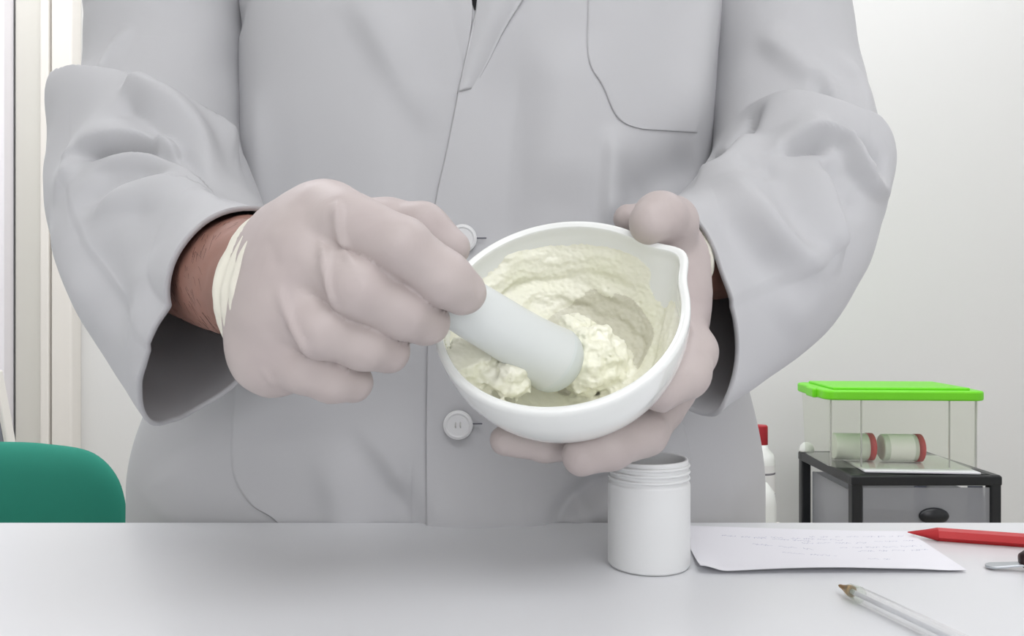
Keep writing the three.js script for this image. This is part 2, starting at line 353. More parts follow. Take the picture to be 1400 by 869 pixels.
// stations: [px, py, depth, radius across, radius towards the viewer]
function sleeve(stations, foldSpec, seed, cuffTurn, down, bone) {
  const bd = [0, 1, 2].map(k => bone[1][k] - bone[0][k]), bl = bd[0] ** 2 + bd[1] ** 2 + bd[2] ** 2;
  const NS = 340, NT = 230, NI = 90;
  const cv = new THREE.CatmullRomCurve3(stations.map(s => Array.isArray(s.p) ? V(s.p) : V(P(s[0], s[1], s[2]))), false, 'centripetal');
  const rU = stations.map(s => s.p ? s.ru : s[3]), rV = stations.map(s => s.p ? s.rv : s[4]);
  const at = (a, u) => { const k = u * (a.length - 1), i = Math.min(a.length - 2, Math.floor(k)), t = k - i, p0 = a[Math.max(0, i - 1)], p1 = a[i], p2 = a[i + 1], p3 = a[Math.min(a.length - 1, i + 2)]; return 0.5 * (2 * p1 + (p2 - p0) * t + (2 * p0 - 5 * p1 + 4 * p2 - p3) * t * t + (3 * p1 - p0 - 3 * p2 + p3) * t * t * t); };
  const frame = u => {
    const c = cv.getPoint(u), a = cv.getTangent(u), Vn = v3(0, 0, 1).addScaledVector(a, -a.z).normalize(), Un = new THREE.Vector3().crossVectors(a, Vn);
    // towards the cuff the section turns so that the sleeve hangs straight down
    const dn = down.clone().addScaledVector(a, -a.dot(down)).normalize(); const s = dn.dot(Un) < 0 ? -1 : 1; dn.multiplyScalar(s);
    Un.lerp(dn, ss(0.55, 0.95, u)).addScaledVector(a, -a.dot(Un)).normalize(); Vn.crossVectors(Un, a);
    return { c, a, Vn, Un, s };
  };
  const fr = []; for (let j = 0; j < NS; j++) fr.push(frame(j / (NS - 1)));
  const base = (i, j, inset = 0) => {
    const u = j / (NS - 1), { c, Vn, Un, a } = fr[j], th = 2 * Math.PI * i / NT;
    const k = ss(0.55, 1, u), sq = lerp(1, 0.8, k), co = Math.cos(th), si = Math.sin(th), dn = co * fr[j].s;
    let U = (at(rU, u) - inset) * Math.sign(co) * Math.pow(Math.abs(co), sq), Vv = (at(rV, u) - inset) * Math.sign(si) * Math.pow(Math.abs(si), sq) * (1 + k * (dn > 0 ? -0.12 * dn : 0.04));
    const e = cuffTurn ? ss(0.85, 1, u) * cuffTurn(th) : 0;
    const q = [c.x + Un.x * U + Vn.x * Vv + a.x * e, c.y + Un.y * U + Vn.y * Vv + a.y * e, c.z + Un.z * U + Vn.z * Vv + a.z * e];
    // the cloth rests on the forearm instead of passing through it
    const t = ((q[0] - bone[0][0]) * bd[0] + (q[1] - bone[0][1]) * bd[1] + (q[2] - bone[0][2]) * bd[2]) / bl;
    if (t > 0.2) {
      const o = [0, 1, 2].map(k => q[k] - bone[0][k] - t * bd[k]), l = Math.hypot(...o), r = lerp(bone[0][3], bone[1][3], Math.min(1, t)) + 0.0080 - inset;
      const m = l < r + 0.01 ? lerp(r, Math.max(l, r), ss(r - 0.012, r + 0.01, l)) : l;
      for (let k = 0; k < 3; k++) q[k] += o[k] * (m / l - 1) * ss(0.2, 0.55, t);
    }
    return q;
  };
  const g0 = gridGeo(NT, NS, (i, j) => base(i, j), { closeU: true });
  // turn the geometry outwards if the grid runs the other way round
  const p0 = g0.attributes.position, n0 = g0.attributes.normal, mid = NT * (NS >> 1);
  const cm = fr[NS >> 1].c, out = (p0.getX(mid) - cm.x) * n0.getX(mid) + (p0.getY(mid) - cm.y) * n0.getY(mid) + (p0.getZ(mid) - cm.z) * n0.getZ(mid) > 0 ? 1 : -1;
  const on = (px, py) => {
    let best = 1e9, bp = null, bd = 1e9;
    for (let k = 0; k < p0.count; k++) {
      const z = -p0.getZ(k); if (n0.getZ(k) * out < -0.1) continue;
      const qx = 700 + p0.getX(k) * FOC / z - px, qy = 434.5 - (p0.getY(k) - CY) * FOC / z - py, q = qx * qx + qy * qy;
      const cost = q < 36 ? z : 10 + q;
      if (cost < best) { best = cost; bp = [p0.getX(k), p0.getY(k), p0.getZ(k)]; }
    }
    return bp;
  };
  const folds = foldSpec.map(([pts, a, wl, wr, o]) => fold(on, pts, a, wl, wr, o));
  const disp = (x, y, z) => foldAt(folds, x, y, z) + 0.003 * fbm(x * 14 + seed, y * 14, z * 14, 2);
  const NA = NS + NI;
  const g = gridGeo(NT, NA, (i, jj) => {
    const inner = jj >= NS, j = inner ? NS - 1 - Math.round((jj - NS) * 1.6) : jj;
    const k = i + NT * j, p = base(i, j, inner ? 0.0022 : 0), nn = [n0.getX(k) * out, n0.getY(k) * out, n0.getZ(k) * out];
    const d = disp(p0.getX(k), p0.getY(k), p0.getZ(k)) - (inner ? 0.0005 : 0);
    // a thin rounded hem at the very edge
    return [p[0] + nn[0] * d, p[1] + nn[1] * d, p[2] + nn[2] * d];
  }, { closeU: true });
  return { g: out > 0 ? g : flip(g), frame, on };
}
function flip(g) { const a = g.index.array; for (let i = 0; i < a.length; i += 3) { const t = a[i + 1]; a[i + 1] = a[i + 2]; a[i + 2] = t; } g.computeVertexNormals(); return g; }
const SR = sleeve([
  { p: [-0.2, 1.33, -0.71], ru: 0.07, rv: 0.075 }, { p: P(230, -60, 0.672), ru: 0.064, rv: 0.066 }, [228, 40, 0.662, 0.063, 0.06], [226, 130, 0.645, 0.063, 0.062],
  [205, 218, 0.607, 0.068, 0.066], [220, 302, 0.555, 0.069, 0.068], [250, 382, 0.508, 0.068, 0.056], [291, 452, 0.468, 0.069, 0.0415],
], [
  [[[84, 124], [120, 114], [178, 126], [235, 157], [300, 192], [330, 215]], 0.017, 0.0035, 0.030, { t0: 0.12, t1: 0.1 }],
  [[[60, 60], [150, 40], [290, 60]], -0.004, 0.04, 0.03],
  [[[180, 142], [205, 160], [242, 184], [274, 214], [298, 244]], 0.012, 0.011, 0.0045, { t0: 0.12, t1: 0.4 }],
  [[[176, 152], [200, 175], [240, 202], [268, 230], [288, 258]], -0.009, 0.004, 0.012, { t0: 0.15, t1: 0.4 }],
  [[[80, 225], [106, 204], [145, 193], [190, 189], [222, 198], [255, 225], [285, 258]], 0.010, 0.022, 0.0035, { t0: 0.25, t1: 0.45 }],
  [[[104, 210], [150, 200], [200, 198], [226, 207]], -0.013, 0.0035, 0.0045],
  [[[110, 222], [160, 216], [215, 219], [258, 243], [290, 270]], 0.009, 0.004, 0.014, { t1: 0.45 }],
  [[[205, 197], [228, 201], [244, 214]], 0.006, 0.005, 0.005],
  [[[66, 285], [84, 245], [110, 220]], 0.006, 0.02, 0.006, { t0: 0.6 }],
  [[[90, 300], [135, 254], [195, 230], [245, 236]], -0.007, 0.010, 0.010],
  [[[105, 315], [145, 272], [210, 252], [310, 275]], 0.008, 0.008, 0.016],
  [[[60, 300], [80, 350], [130, 440]], 0.004, 0.02, 0.02],
  [[[105, 310], [130, 360], [185, 460]], -0.005, 0.02, 0.02],
  [[[200, 330], [190, 400], [180, 500]], 0.003, 0.02, 0.02],
  [[[138, 112], [142, 85], [150, 62], [172, 20]], 0.006, 0.008, 0.006],
  [[[110, 240], [150, 228], [205, 226], [245, 245]], -0.005, 0.005, 0.010],
  [[[85, 330], [120, 300], [170, 285], [230, 290]], -0.004, 0.008, 0.012],
], 4.1, th => 0.012 - 0.016 * Math.cos(th) + 0.012 * Math.sin(th) + 0.003 * Math.sin(th * 2 + 0.6) + 0.002 * Math.sin(th * 5), v3(-0.2, -0.97, -0.03), [elR, wR]);
mesh('sleeve', SR.g, M.coat, coat);
const SL = sleeve([
  { p: [0.160, 1.33, -0.71], ru: 0.07, rv: 0.075 }, { p: P(1058, -70, 0.675), ru: 0.059, rv: 0.064 }, [1064, 30, 0.662, 0.056, 0.06], [1074, 140, 0.645, 0.061, 0.062],
  [1088, 232, 0.61, 0.064, 0.066], [1060, 312, 0.568, 0.067, 0.068], [1008, 378, 0.53, 0.068, 0.055], [930, 424, 0.492, 0.069, 0.0375],
], [
  [[[1222, 262], [1208, 212], [1184, 176], [1140, 155], [1085, 142], [1035, 142], [1000, 165]], 0.015, 0.030, 0.005, { t0: 0.3, t1: 0.35 }],
  [[[950, 222], [985, 205], [1010, 185], [1032, 160], [1043, 145]], -0.014, 0.009, 0.006, { t0: 0.05 }],
  [[[955, 240], [985, 228], [1010, 205], [1030, 180]], 0.009, 0.006, 0.012, { t0: 0.1 }],
  [[[1218, 272], [1190, 258], [1168, 228], [1150, 199], [1120, 190], [1070, 198], [1030, 210]], 0.015, 0.004, 0.016, { t0: 0.5 }],
  [[[1205, 255], [1175, 215], [1150, 190], [1110, 181]], -0.009, 0.006, 0.01],
  [[[1108, 205], [1130, 250], [1142, 310], [1146, 380]], 0.010, 0.004, 0.016],
  [[[1125, 210], [1150, 250], [1165, 310]], -0.006, 0.014, 0.014],
  [[[1050, 215], [1080, 270], [1110, 330]], -0.005, 0.014, 0.014],
  [[[985, 235], [1040, 290], [1100, 350]], 0.006, 0.012, 0.014],
  [[[960, 245], [1000, 300], [1060, 370], [1090, 380]], -0.005, 0.014, 0.012],
  [[[1130, 330], [1110, 400], [1070, 460]], 0.005, 0.02, 0.02],
  [[[1030, 30], [1085, 80], [1120, 110], [1125, 142]], 0.008, 0.014, 0.010],
  [[[1150, 60], [1175, 110], [1188, 190]], 0.005, 0.012, 0.01],
  [[[1118, 95], [1122, 122], [1150, 150]], -0.008, 0.006, 0.007],
  [[[1060, 205], [1105, 198], [1140, 203]], -0.008, 0.005, 0.004],
  [[[1000, 225], [1040, 222], [1060, 240]], -0.004, 0.006, 0.010],
  [[[1020, 260], [1070, 320], [1100, 345], [1130, 345]], 0.006, 0.006, 0.012],
  [[[1160, 190], [1185, 225], [1200, 250]], -0.006, 0.006, 0.008],
  
], 9.7, th => -0.006 * Math.cos(th) + 0.004 * Math.sin(th * 2 + 2.2) + 0.002 * Math.sin(th * 5 + 1), v3(0.16, -0.98, -0.02), [elL, wL]);
mesh('sleeve', SL.g, M.coat, coat);

// ------------------------------------------------------------------ hands and gloves
function handField(h) {
  return (x, y, z) => {
    let d = 1e9;
    for (const c of h.palm) d = smin(d, cap(x, y, z, c[0], c[1]), h.kp ?? 0.016);
    let fing = 1e9;
    for (const f of h.fingers) {
      let q = 1e9;
      for (let i = 0; i + 1 < f.length; i++) q = smin(q, cap(x, y, z, f[i], f[i + 1]), 0.004);
      fing = smin(fing, q, h.kf ?? 0.0022);
    }
    return smin(d, fing, h.kj ?? 0.006);
  };
}
const boundsOf = (list, m) => { const lo = [9, 9, 9], hi = [-9, -9, -9]; for (const p of list) for (let k = 0; k < 3; k++) { lo[k] = Math.min(lo[k], p[k] - p[3] - m); hi[k] = Math.max(hi[k], p[k] + p[3] + m); } return [lo, hi]; };
// the right hand closed round the pestle
const cutPlane = (pt, dir) => { const d = V(dir).normalize(); return (x, y, z) => -((x - pt[0]) * d.x + (y - pt[1]) * d.y + (z - pt[2]) * d.z); };
const cuffR = P(398, 393, 0.382), axisR = [0.58, -0.12, 0.62], cuffL = P(912, 362, 0.485), axisL = [-0.75, 0.05, 0.62];
const RH = {
  cut: cutPlane(cuffR, axisR), kf: 0.0006, kj: 0.0045,
  palm: [
    [J(338, 382, 0.394, 0.0235), J(434, 326, 0.372, 0.0245)], [J(338, 398, 0.394, 0.0235), J(405, 415, 0.370, 0.027)], [J(368, 412, 0.388, 0.0210), J(378, 484, 0.371, 0.0185)],
    [J(452, 298, 0.356, 0.0160), J(420, 350, 0.356, 0.0160)], [J(420, 350, 0.356, 0.0160), J(395, 412, 0.359, 0.0155)], [J(395, 412, 0.359, 0.0155), J(370, 478, 0.366, 0.0150)],
    [J(400, 350, 0.375, 0.02), J(480, 330, 0.385, 0.016)],
  ],
  fingers: [
    [J(470, 303, 0.348, 0.0150), J(548, 336, 0.339, 0.0126), J(608, 381, 0.347, 0.0118), J(632, 399, 0.355, 0.0108)],
    [J(432, 352, 0.350, 0.0150), J(492, 393, 0.3405, 0.0132), J(552, 424, 0.350, 0.0124), J(582, 440, 0.362, 0.0113)],
    [J(404, 414, 0.353, 0.0150), J(442, 448, 0.3455, 0.0128), J(498, 469, 0.353, 0.0118), J(530, 480, 0.363, 0.0105)],
    [J(378, 470, 0.362, 0.0145), J(414, 500, 0.3555, 0.0118), J(454, 516, 0.361, 0.0108), J(482, 522, 0.368, 0.0096)],
    [J(455, 318, 0.396, 0.0165), J(528, 312, 0.385, 0.0145), J(578, 312, 0.378, 0.0122), J(618, 339, 0.376, 0.0088)],
  ],
};
// the left hand under and beside the mortar
const LH = {
  cut: cutPlane(cuffL, axisL), kf: 0.0008, kj: 0.0026,
  palm: [
    [J(920, 360, 0.490, 0.025), J(905, 405, 0.470, 0.022)], [J(920, 360, 0.490, 0.025), J(918, 352, 0.472, 0.017)], [J(905, 405, 0.470, 0.022), J(925, 445, 0.455, 0.016)],
    [J(905, 405, 0.470, 0.022), J(905, 520, 0.460, 0.017)], [J(905, 520, 0.460, 0.017), J(898, 560, 0.453, 0.013)], [J(918, 352, 0.472, 0.017), J(905, 405, 0.470, 0.022)],
    [J(900, 520, 0.466, 0.015), J(870, 575, 0.458, 0.012)],
  ],
  fingers: [
    [J(920, 356, 0.468, 0.0155), J(920, 303, 0.449, 0.0138), J(902, 297, 0.436, 0.0138), J(890, 305, 0.430, 0.0122)],
    [J(922, 432, 0.456, 0.0155), J(945, 482, 0.438, 0.0142), J(935, 510, 0.424, 0.0136), J(902, 533, 0.410, 0.0112)],
    [J(902, 556, 0.450, 0.0140), J(880, 590, 0.432, 0.0128), J(835, 610, 0.416, 0.0120), J(795, 623, 0.408, 0.0105)],
    [J(870, 575, 0.452, 0.0120), J(800, 604, 0.440, 0.0105), J(745, 607, 0.430, 0.0095), J(692, 602, 0.424, 0.0085)],
    [J(905, 350, 0.478, 0.0130), J(880, 302, 0.474, 0.0105), J(858, 299, 0.470, 0.0085)],
  ],
};
const allJ = h => [...h.palm.flat(), ...h.fingers.flat()];
const fR = handField(RH), fL = handField(LH);
const gloveTone = (x, y, z, seed) => {
  const n = fbm(x * 30 + seed, y * 30, z * 30, 3), k = clamp(0.5 + 0.55 * n, 0, 1);
  return [lerp(0.485, 0.525, k), lerp(0.415, 0.46, k), lerp(0.405, 0.44, k)];
};
function makeGlove(field, h, seed, wrinkles) {
  const [lo, hi] = boundsOf(allJ(h), 0.008);
  const g = nets((x, y, z) => Math.max(field(x, y, z), h.cut(x, y, z)), lo, hi, 0.00125);
  const p = g.attributes.position, n = g.attributes.normal;
  const on = (px, py) => {
    let best = 1e9, bp = [0, 0, 0];
    for (let k = 0; k < p.count; k++) {
      const z = -p.getZ(k); if (n.getZ(k) < 0) continue;
      const qx = 700 + p.getX(k) * FOC / z - px, qy = 434.5 - (p.getY(k) - CY) * FOC / z - py, q = qx * qx + qy * qy, cost = q < 25 ? z : 10 + q;
      if (cost < best) { best = cost; bp = [p.getX(k), p.getY(k), p.getZ(k)]; }
    }
    return bp;
  };
  const folds = wrinkles.map(([pts, a, wl, wr, o]) => fold(on, pts, a, wl, wr, o));
  displace(g, (x, y, z) => foldAt(folds, x, y, z) + 0.0005 * fbm(x * 60, y * 60, z * 60, 2));
  return colorize(g, (x, y, z) => gloveTone(x, y, z, seed));
}
const gloveR = mesh('glove', makeGlove(fR, RH, 1.3, [
  [[[462, 266], [459, 300], [468, 335], [490, 365]], 0.0022, 0.0018, 0.0026, { t0: 0.2 }],
  [[[434, 310], [440, 350], [448, 400], [470, 437]], 0.0020, 0.0018, 0.0026],
  [[[373, 382], [390, 430], [410, 472], [440, 497]], 0.0020, 0.0018, 0.0026],
  [[[350, 500], [368, 522], [400, 545]], 0.0008, 0.0016, 0.0016],
  [[[360, 320], [372, 345], [375, 380]], -0.0006, 0.003, 0.003],
  [[[420, 300], [430, 330], [432, 370]], -0.0007, 0.004, 0.004],
  [[[645, 395], [651, 403], [650, 414]], 0.0006, 0.001, 0.001],
]), M.glove, person);
const gloveL = mesh('glove', makeGlove(fL, LH, 7.7, [
  [[[905, 268], [925, 285], [938, 310]], 0.0006, 0.003, 0.003],
  [[[930, 430], [945, 440], [952, 460]], 0.0008, 0.002, 0.002],
  [[[905, 560], [912, 575], [905, 600]], 0.0008, 0.002, 0.002],
  [[[940, 395], [936, 420], [928, 440]], 0.0008, 0.0015, 0.0015],
]), M.glove, person);
// the rolled wrist band of each glove
function wristBand(parent, c, axis, ru, rv, spec) {
  const a = V(axis).normalize(), Vn = v3(0, 0, 1).addScaledVector(a, -a.z).normalize(), Un = new THREE.Vector3().crossVectors(a, Vn);
  const NT = 140, prof = spec;  // [along, out] around the band's own section
  const NP = 48, cvp = new THREE.CatmullRomCurve3(prof.map(q => v3(q[0], q[1], 0)), true, 'centripetal').getSpacedPoints(NP);
  const g = gridGeo(NT, NP, (i, j) => {
    const th = 2 * Math.PI * i / NT, q = cvp[j], wob = 0.0014 * noise(Math.cos(th) * 2.2, Math.sin(th) * 2.2, q.x * 120) + 0.0006 * noise(Math.cos(th) * 7, Math.sin(th) * 7, q.x * 300);
    const al = q.x + 0.004 * noise(Math.cos(th) * 1.3 + 9, Math.sin(th) * 1.3, 2.2), o = q.y + wob;
    const U = (ru + o) * Math.cos(th), Vv = (rv + o) * Math.sin(th);
    return [c[0] + a.x * al + Un.x * U + Vn.x * Vv, c[1] + a.y * al + Un.y * U + Vn.y * Vv, c[2] + a.z * al + Un.z * U + Vn.z * Vv];
  }, { closeU: true, closeV: true });
  const m = mesh('cuff', g, M.cuff, parent); m.userData.label = 'rolled cream cuff'; return m;
}
const band = [[-0.008, 0], [-0.0085, 0.0024], [-0.005, 0.0034], [-0.0028, 0.0014], [0.0005, 0.0030], [0.004, 0.0010], [0.008, 0.0024], [0.0105, 0.0004], [0.008, -0.0014], [-0.003, -0.0014]];
wristBand(gloveR, P(404, 397, 0.381), axisR, 0.0390, 0.0340, band);
wristBand(gloveL, cuffL, axisL, 0.0275, 0.0265, band);

// ------------------------------------------------------------------ the body
{
  const B = (a, b) => [a, b];
  const shR = [-0.2, 1.31, -0.71, 0.036], shL = [0.16, 1.31, -0.71, 0.036];
  const skinBones = [
    B([-0.03, 1.24, -0.715, 0.10], [-0.035, 0.95, -0.70, 0.105]), B([-0.11, 1.25, -0.715, 0.072], [-0.1, 0.95, -0.70, 0.1]), B([0.06, 1.25, -0.715, 0.072], [0.03, 0.95, -0.70, 0.1]),
    B([-0.03, 1.28, -0.71, 0.075], [-0.03, 1.47, -0.69, 0.055]), B(shR, [...P(210, 90, 0.655), 0.031]), B([...P(210, 90, 0.655), 0.031], elR), B(shL, [...P(1076, 90, 0.655), 0.031]), B([...P(1076, 90, 0.655), 0.031], elL), B(elR, wR), B(elL, wL),
    B([-0.12, 0.9, -0.7, 0.095], [-0.12, 0.82, -0.71, 0.085]), B([0.04, 0.9, -0.7, 0.095], [0.04, 0.82, -0.71, 0.085]),
    B([-0.12, 0.82, -0.71, 0.082], [-0.125, 0.45, -0.70, 0.055]), B([-0.125, 0.45, -0.7, 0.055], [-0.13, 0.09, -0.73, 0.036]),
    B([0.04, 0.82, -0.71, 0.082], [0.05, 0.45, -0.70, 0.055]), B([0.05, 0.45, -0.7, 0.055], [0.055, 0.09, -0.73, 0.036]),
    B([-0.13, 0.07, -0.74, 0.034], [-0.14, 0.04, -0.6, 0.026]), B([0.055, 0.07, -0.74, 0.034], [0.065, 0.04, -0.6, 0.026]),
  ];
  const head = (x, y, z) => {
    let d = ell(x, y, z, [-0.03, 1.575, -0.70], [0.073, 0.095, 0.092]);
    d = smin(d, ell(x, y, z, [-0.03, 1.51, -0.675], [0.055, 0.058, 0.062]), 0.03);
    d = smin(d, cap(x, y, z, [-0.03, 1.58, -0.612, 0.008], [-0.03, 1.545, -0.592, 0.012]), 0.014);
    for (const s of [-1, 1]) { d = smin(d, ell(x, y, z, [-0.03 + s * 0.076, 1.555, -0.70], [0.01, 0.03, 0.018]), 0.008); d = Math.max(d, -ell(x, y, z, [-0.03 + s * 0.032, 1.572, -0.60], [0.017, 0.010, 0.014]) * 0.6); d = smin(d, ell(x, y, z, [-0.03 + s * 0.032, 1.571, -0.622], [0.012, 0.012, 0.012]), 0.003); }
    d = smin(d, ell(x, y, z, [-0.03, 1.512, -0.612], [0.024, 0.006, 0.01]), 0.004);
    return smin(d, ell(x, y, z, [-0.03, 1.502, -0.614], [0.02, 0.006, 0.01]), 0.004);
  };
  const arm = [B(elR, wR), B(elL, wL)];
  const bodyF = (x, y, z) => { let d = head(x, y, z); for (const b of skinBones) d = smin(d, cap(x, y, z, b[0], b[1]), 0.02); return d; };
  const skinTone = (x, y, z) => { const n = fbm(x * 45, y * 45, z * 45, 3), k = clamp(0.5 + 0.6 * n, 0, 1); return [lerp(0.245, 0.335, k), lerp(0.12, 0.165, k), lerp(0.09, 0.125, k)]; };
  const gb = nets(bodyF, [-0.42, -0.0, -0.84], [0.34, 1.7, -0.36], 0.011);
  // hands inside the gloves
  const inner = (f, h) => nets((x, y, z) => Math.max(f(x, y, z) + 0.0022, h.cut(x, y, z)), ...boundsOf(allJ(h), 0.006), 0.003);
  const merged = mergeGeometries([gb, inner(fR, RH), inner(fL, LH)]);
  // finer forearms where the skin shows
  const armF = b => (x, y, z) => cap(x, y, z, b[0], b[1]);
  const fine = arm.map((b, k) => {
    const e = b[0], w = b[1], s = [0, 1, 2].map(i => lerp(e[i], w[i], 0.35)).concat(lerp(e[3], w[3], 0.35) + 0.001), we = [w[0], w[1], w[2], w[3] + 0.001];
    const g = nets((x, y, z) => cap(x, y, z, s, we), ...boundsOf([s, we], 0.006), 0.0025);
    return displace(g, (x, y, z) => 0.0012 * fbm(x * 35, y * 35, z * 35, 3));
  });
  const bg = mergeGeometries([merged, ...fine]);
  colorize(bg, skinTone);
  mesh('body', bg, M.skin, person);
  // trousers, shoes, hair
  const tr = skinBones.slice(10, 16);
  mesh('trousers', nets((x, y, z) => { let d = 1e9; for (const b of tr) d = smin(d, cap(x, y, z, b[0], b[1]) - 0.012, 0.02); return Math.max(d, 0.05 - y); }, [-0.26, 0.02, -0.86], [0.2, 0.95, -0.56], 0.011), M.trousers, person);
  for (const s of [0, 1]) {
    const x0 = s ? 0.055 : -0.13, x1 = s ? 0.065 : -0.14;
    mesh('shoe', nets((x, y, z) => Math.max(Math.min(cap(x, y, z, [x0, 0.05, -0.75, 0.042], [x1, 0.035, -0.58, 0.036]), 9), -y), [x1 - 0.08, -0.01, -0.83], [x0 + 0.08, 0.12, -0.5], 0.008), M.shoe, person);
  }
  mesh('hair', nets((x, y, z) => Math.max(head(x, y, z) - 0.012, -(y - 1.545 - 0.7 * Math.max(0, z + 0.70))), [-0.14, 1.4, -0.83], [0.08, 1.72, -0.56], 0.006), M.hair, person);
  // fine dark hair on the forearm
  const R = rng(77), A = V(elR), Bq = V(wR), ax = Bq.clone().sub(A), al = ax.length(); ax.normalize();
  const vn = v3(0, 0, 1).addScaledVector(ax, -ax.z).normalize(), un = new THREE.Vector3().crossVectors(ax, vn), hs = [];
  const one = new THREE.CylinderGeometry(0.00003, 0.00007, 1, 4); one.translate(0, 0.5, 0);
  const N = 700, im = new THREE.InstancedMesh(one, std(0x2a1710, 0.6), N), mm = new THREE.Matrix4(), qq = new THREE.Quaternion();
  for (let i = 0; i < N; i++) {
    const t = lerp(0.45, 0.9, R()), th = R() * Math.PI * 2, o = un.clone().multiplyScalar(Math.cos(th)).addScaledVector(vn, Math.sin(th)), r = lerp(elR[3], wR[3], t) + 0.0008;
    const p = A.clone().addScaledVector(ax, al * t).addScaledVector(o, r);
    const dir = ax.clone().multiplyScalar(0.8).addScaledVector(o, 0.03 + 0.1 * R()).addScaledVector(new THREE.Vector3().crossVectors(ax, o), 0.4 + 0.6 * (R() - 0.5)).normalize();
    qq.setFromUnitVectors(v3(0, 1, 0), dir); mm.compose(p, qq, v3(1, 0.006 + 0.007 * R(), 1)); im.setMatrixAt(i, mm);
  }
  im.name = 'forearm_hair'; im.userData.kind = 'stuff'; person.add(im); shade(im);
}
// ------------------------------------------------------------------ mortar, cream, pestle
const mC = V(P(764, 421, 0.41)), mN = v3(-0.18, 0.66, 0.73).normalize();
const mQ = new THREE.Quaternion().setFromUnitVectors(v3(0, 1, 0), mN);
const mInv = mQ.clone().invert();
const lipDir = V(P(936, 350, 0.42)).sub(mC).applyQuaternion(mInv), a0 = Math.atan2(lipDir.z, lipDir.x);   // where the pouring lip points
const inner0 = 0.0622, innerDeep = 0.053;
{
  const t = thing('mortar', 'white porcelain mortar tilted towards the viewer in a gloved hand', 'mortar', mC.toArray());
  t.quaternion.copy(mQ);
  // outline from the inside bottom over the lip to the foot
  const pr = [[0.0005, -innerDeep]];
  for (let i = 1; i <= 16; i++) { const a = i / 16 * Math.PI / 2; pr.push([inner0 * Math.pow(Math.sin(a), 0.92), -innerDeep * Math.pow(Math.cos(a), 0.95)]); }
  pr.push([0.0630, 0.0005], [0.0644, 0.0011], [0.0658, 0.0009], [0.0667, -0.0008], [0.0668, -0.0040], [0.0664, -0.010], [0.0653, -0.018], [0.0630, -0.0265], [0.0600, -0.034], [0.0560, -0.041], [0.0490, -0.0505], [0.0410, -0.0575], [0.0355, -0.0615], [0.0345, -0.0640], [0.0350, -0.0665], [0.0335, -0.0685], [0.030, -0.0685], [0.028, -0.066], [0.0005, -0.065]);
  const sp = new THREE.CatmullRomCurve3(pr.map(q => v3(q[0], q[1], 0)), false, 'centripetal').getPoints(150);
  const g = new THREE.LatheGeometry(sp.map(q => new THREE.Vector2(Math.max(0.0004, q.x), q.y)), 180);
  const p = g.attributes.position;
  for (let i = 0; i < p.count; i++) {
    let x = p.getX(i), y = p.getY(i), z = p.getZ(i); const r = Math.hypot(x, z); if (r < 0.01) continue;
    let da = Math.atan2(z, x) - a0; da = Math.atan2(Math.sin(da), Math.cos(da));
    const k = Math.exp(-((da / 0.17) ** 2)) * ss(-0.030, 0.0, y) * ss(0.03, 0.058, r);
    const s = 1 + 0.115 * k; p.setXYZ(i, x * s, y + 0.0015 * k, z * s);
  }
  g.computeVertexNormals();
  // close the lathe's seam in shading
  mesh('bowl', g, M.porcelain, t);
}
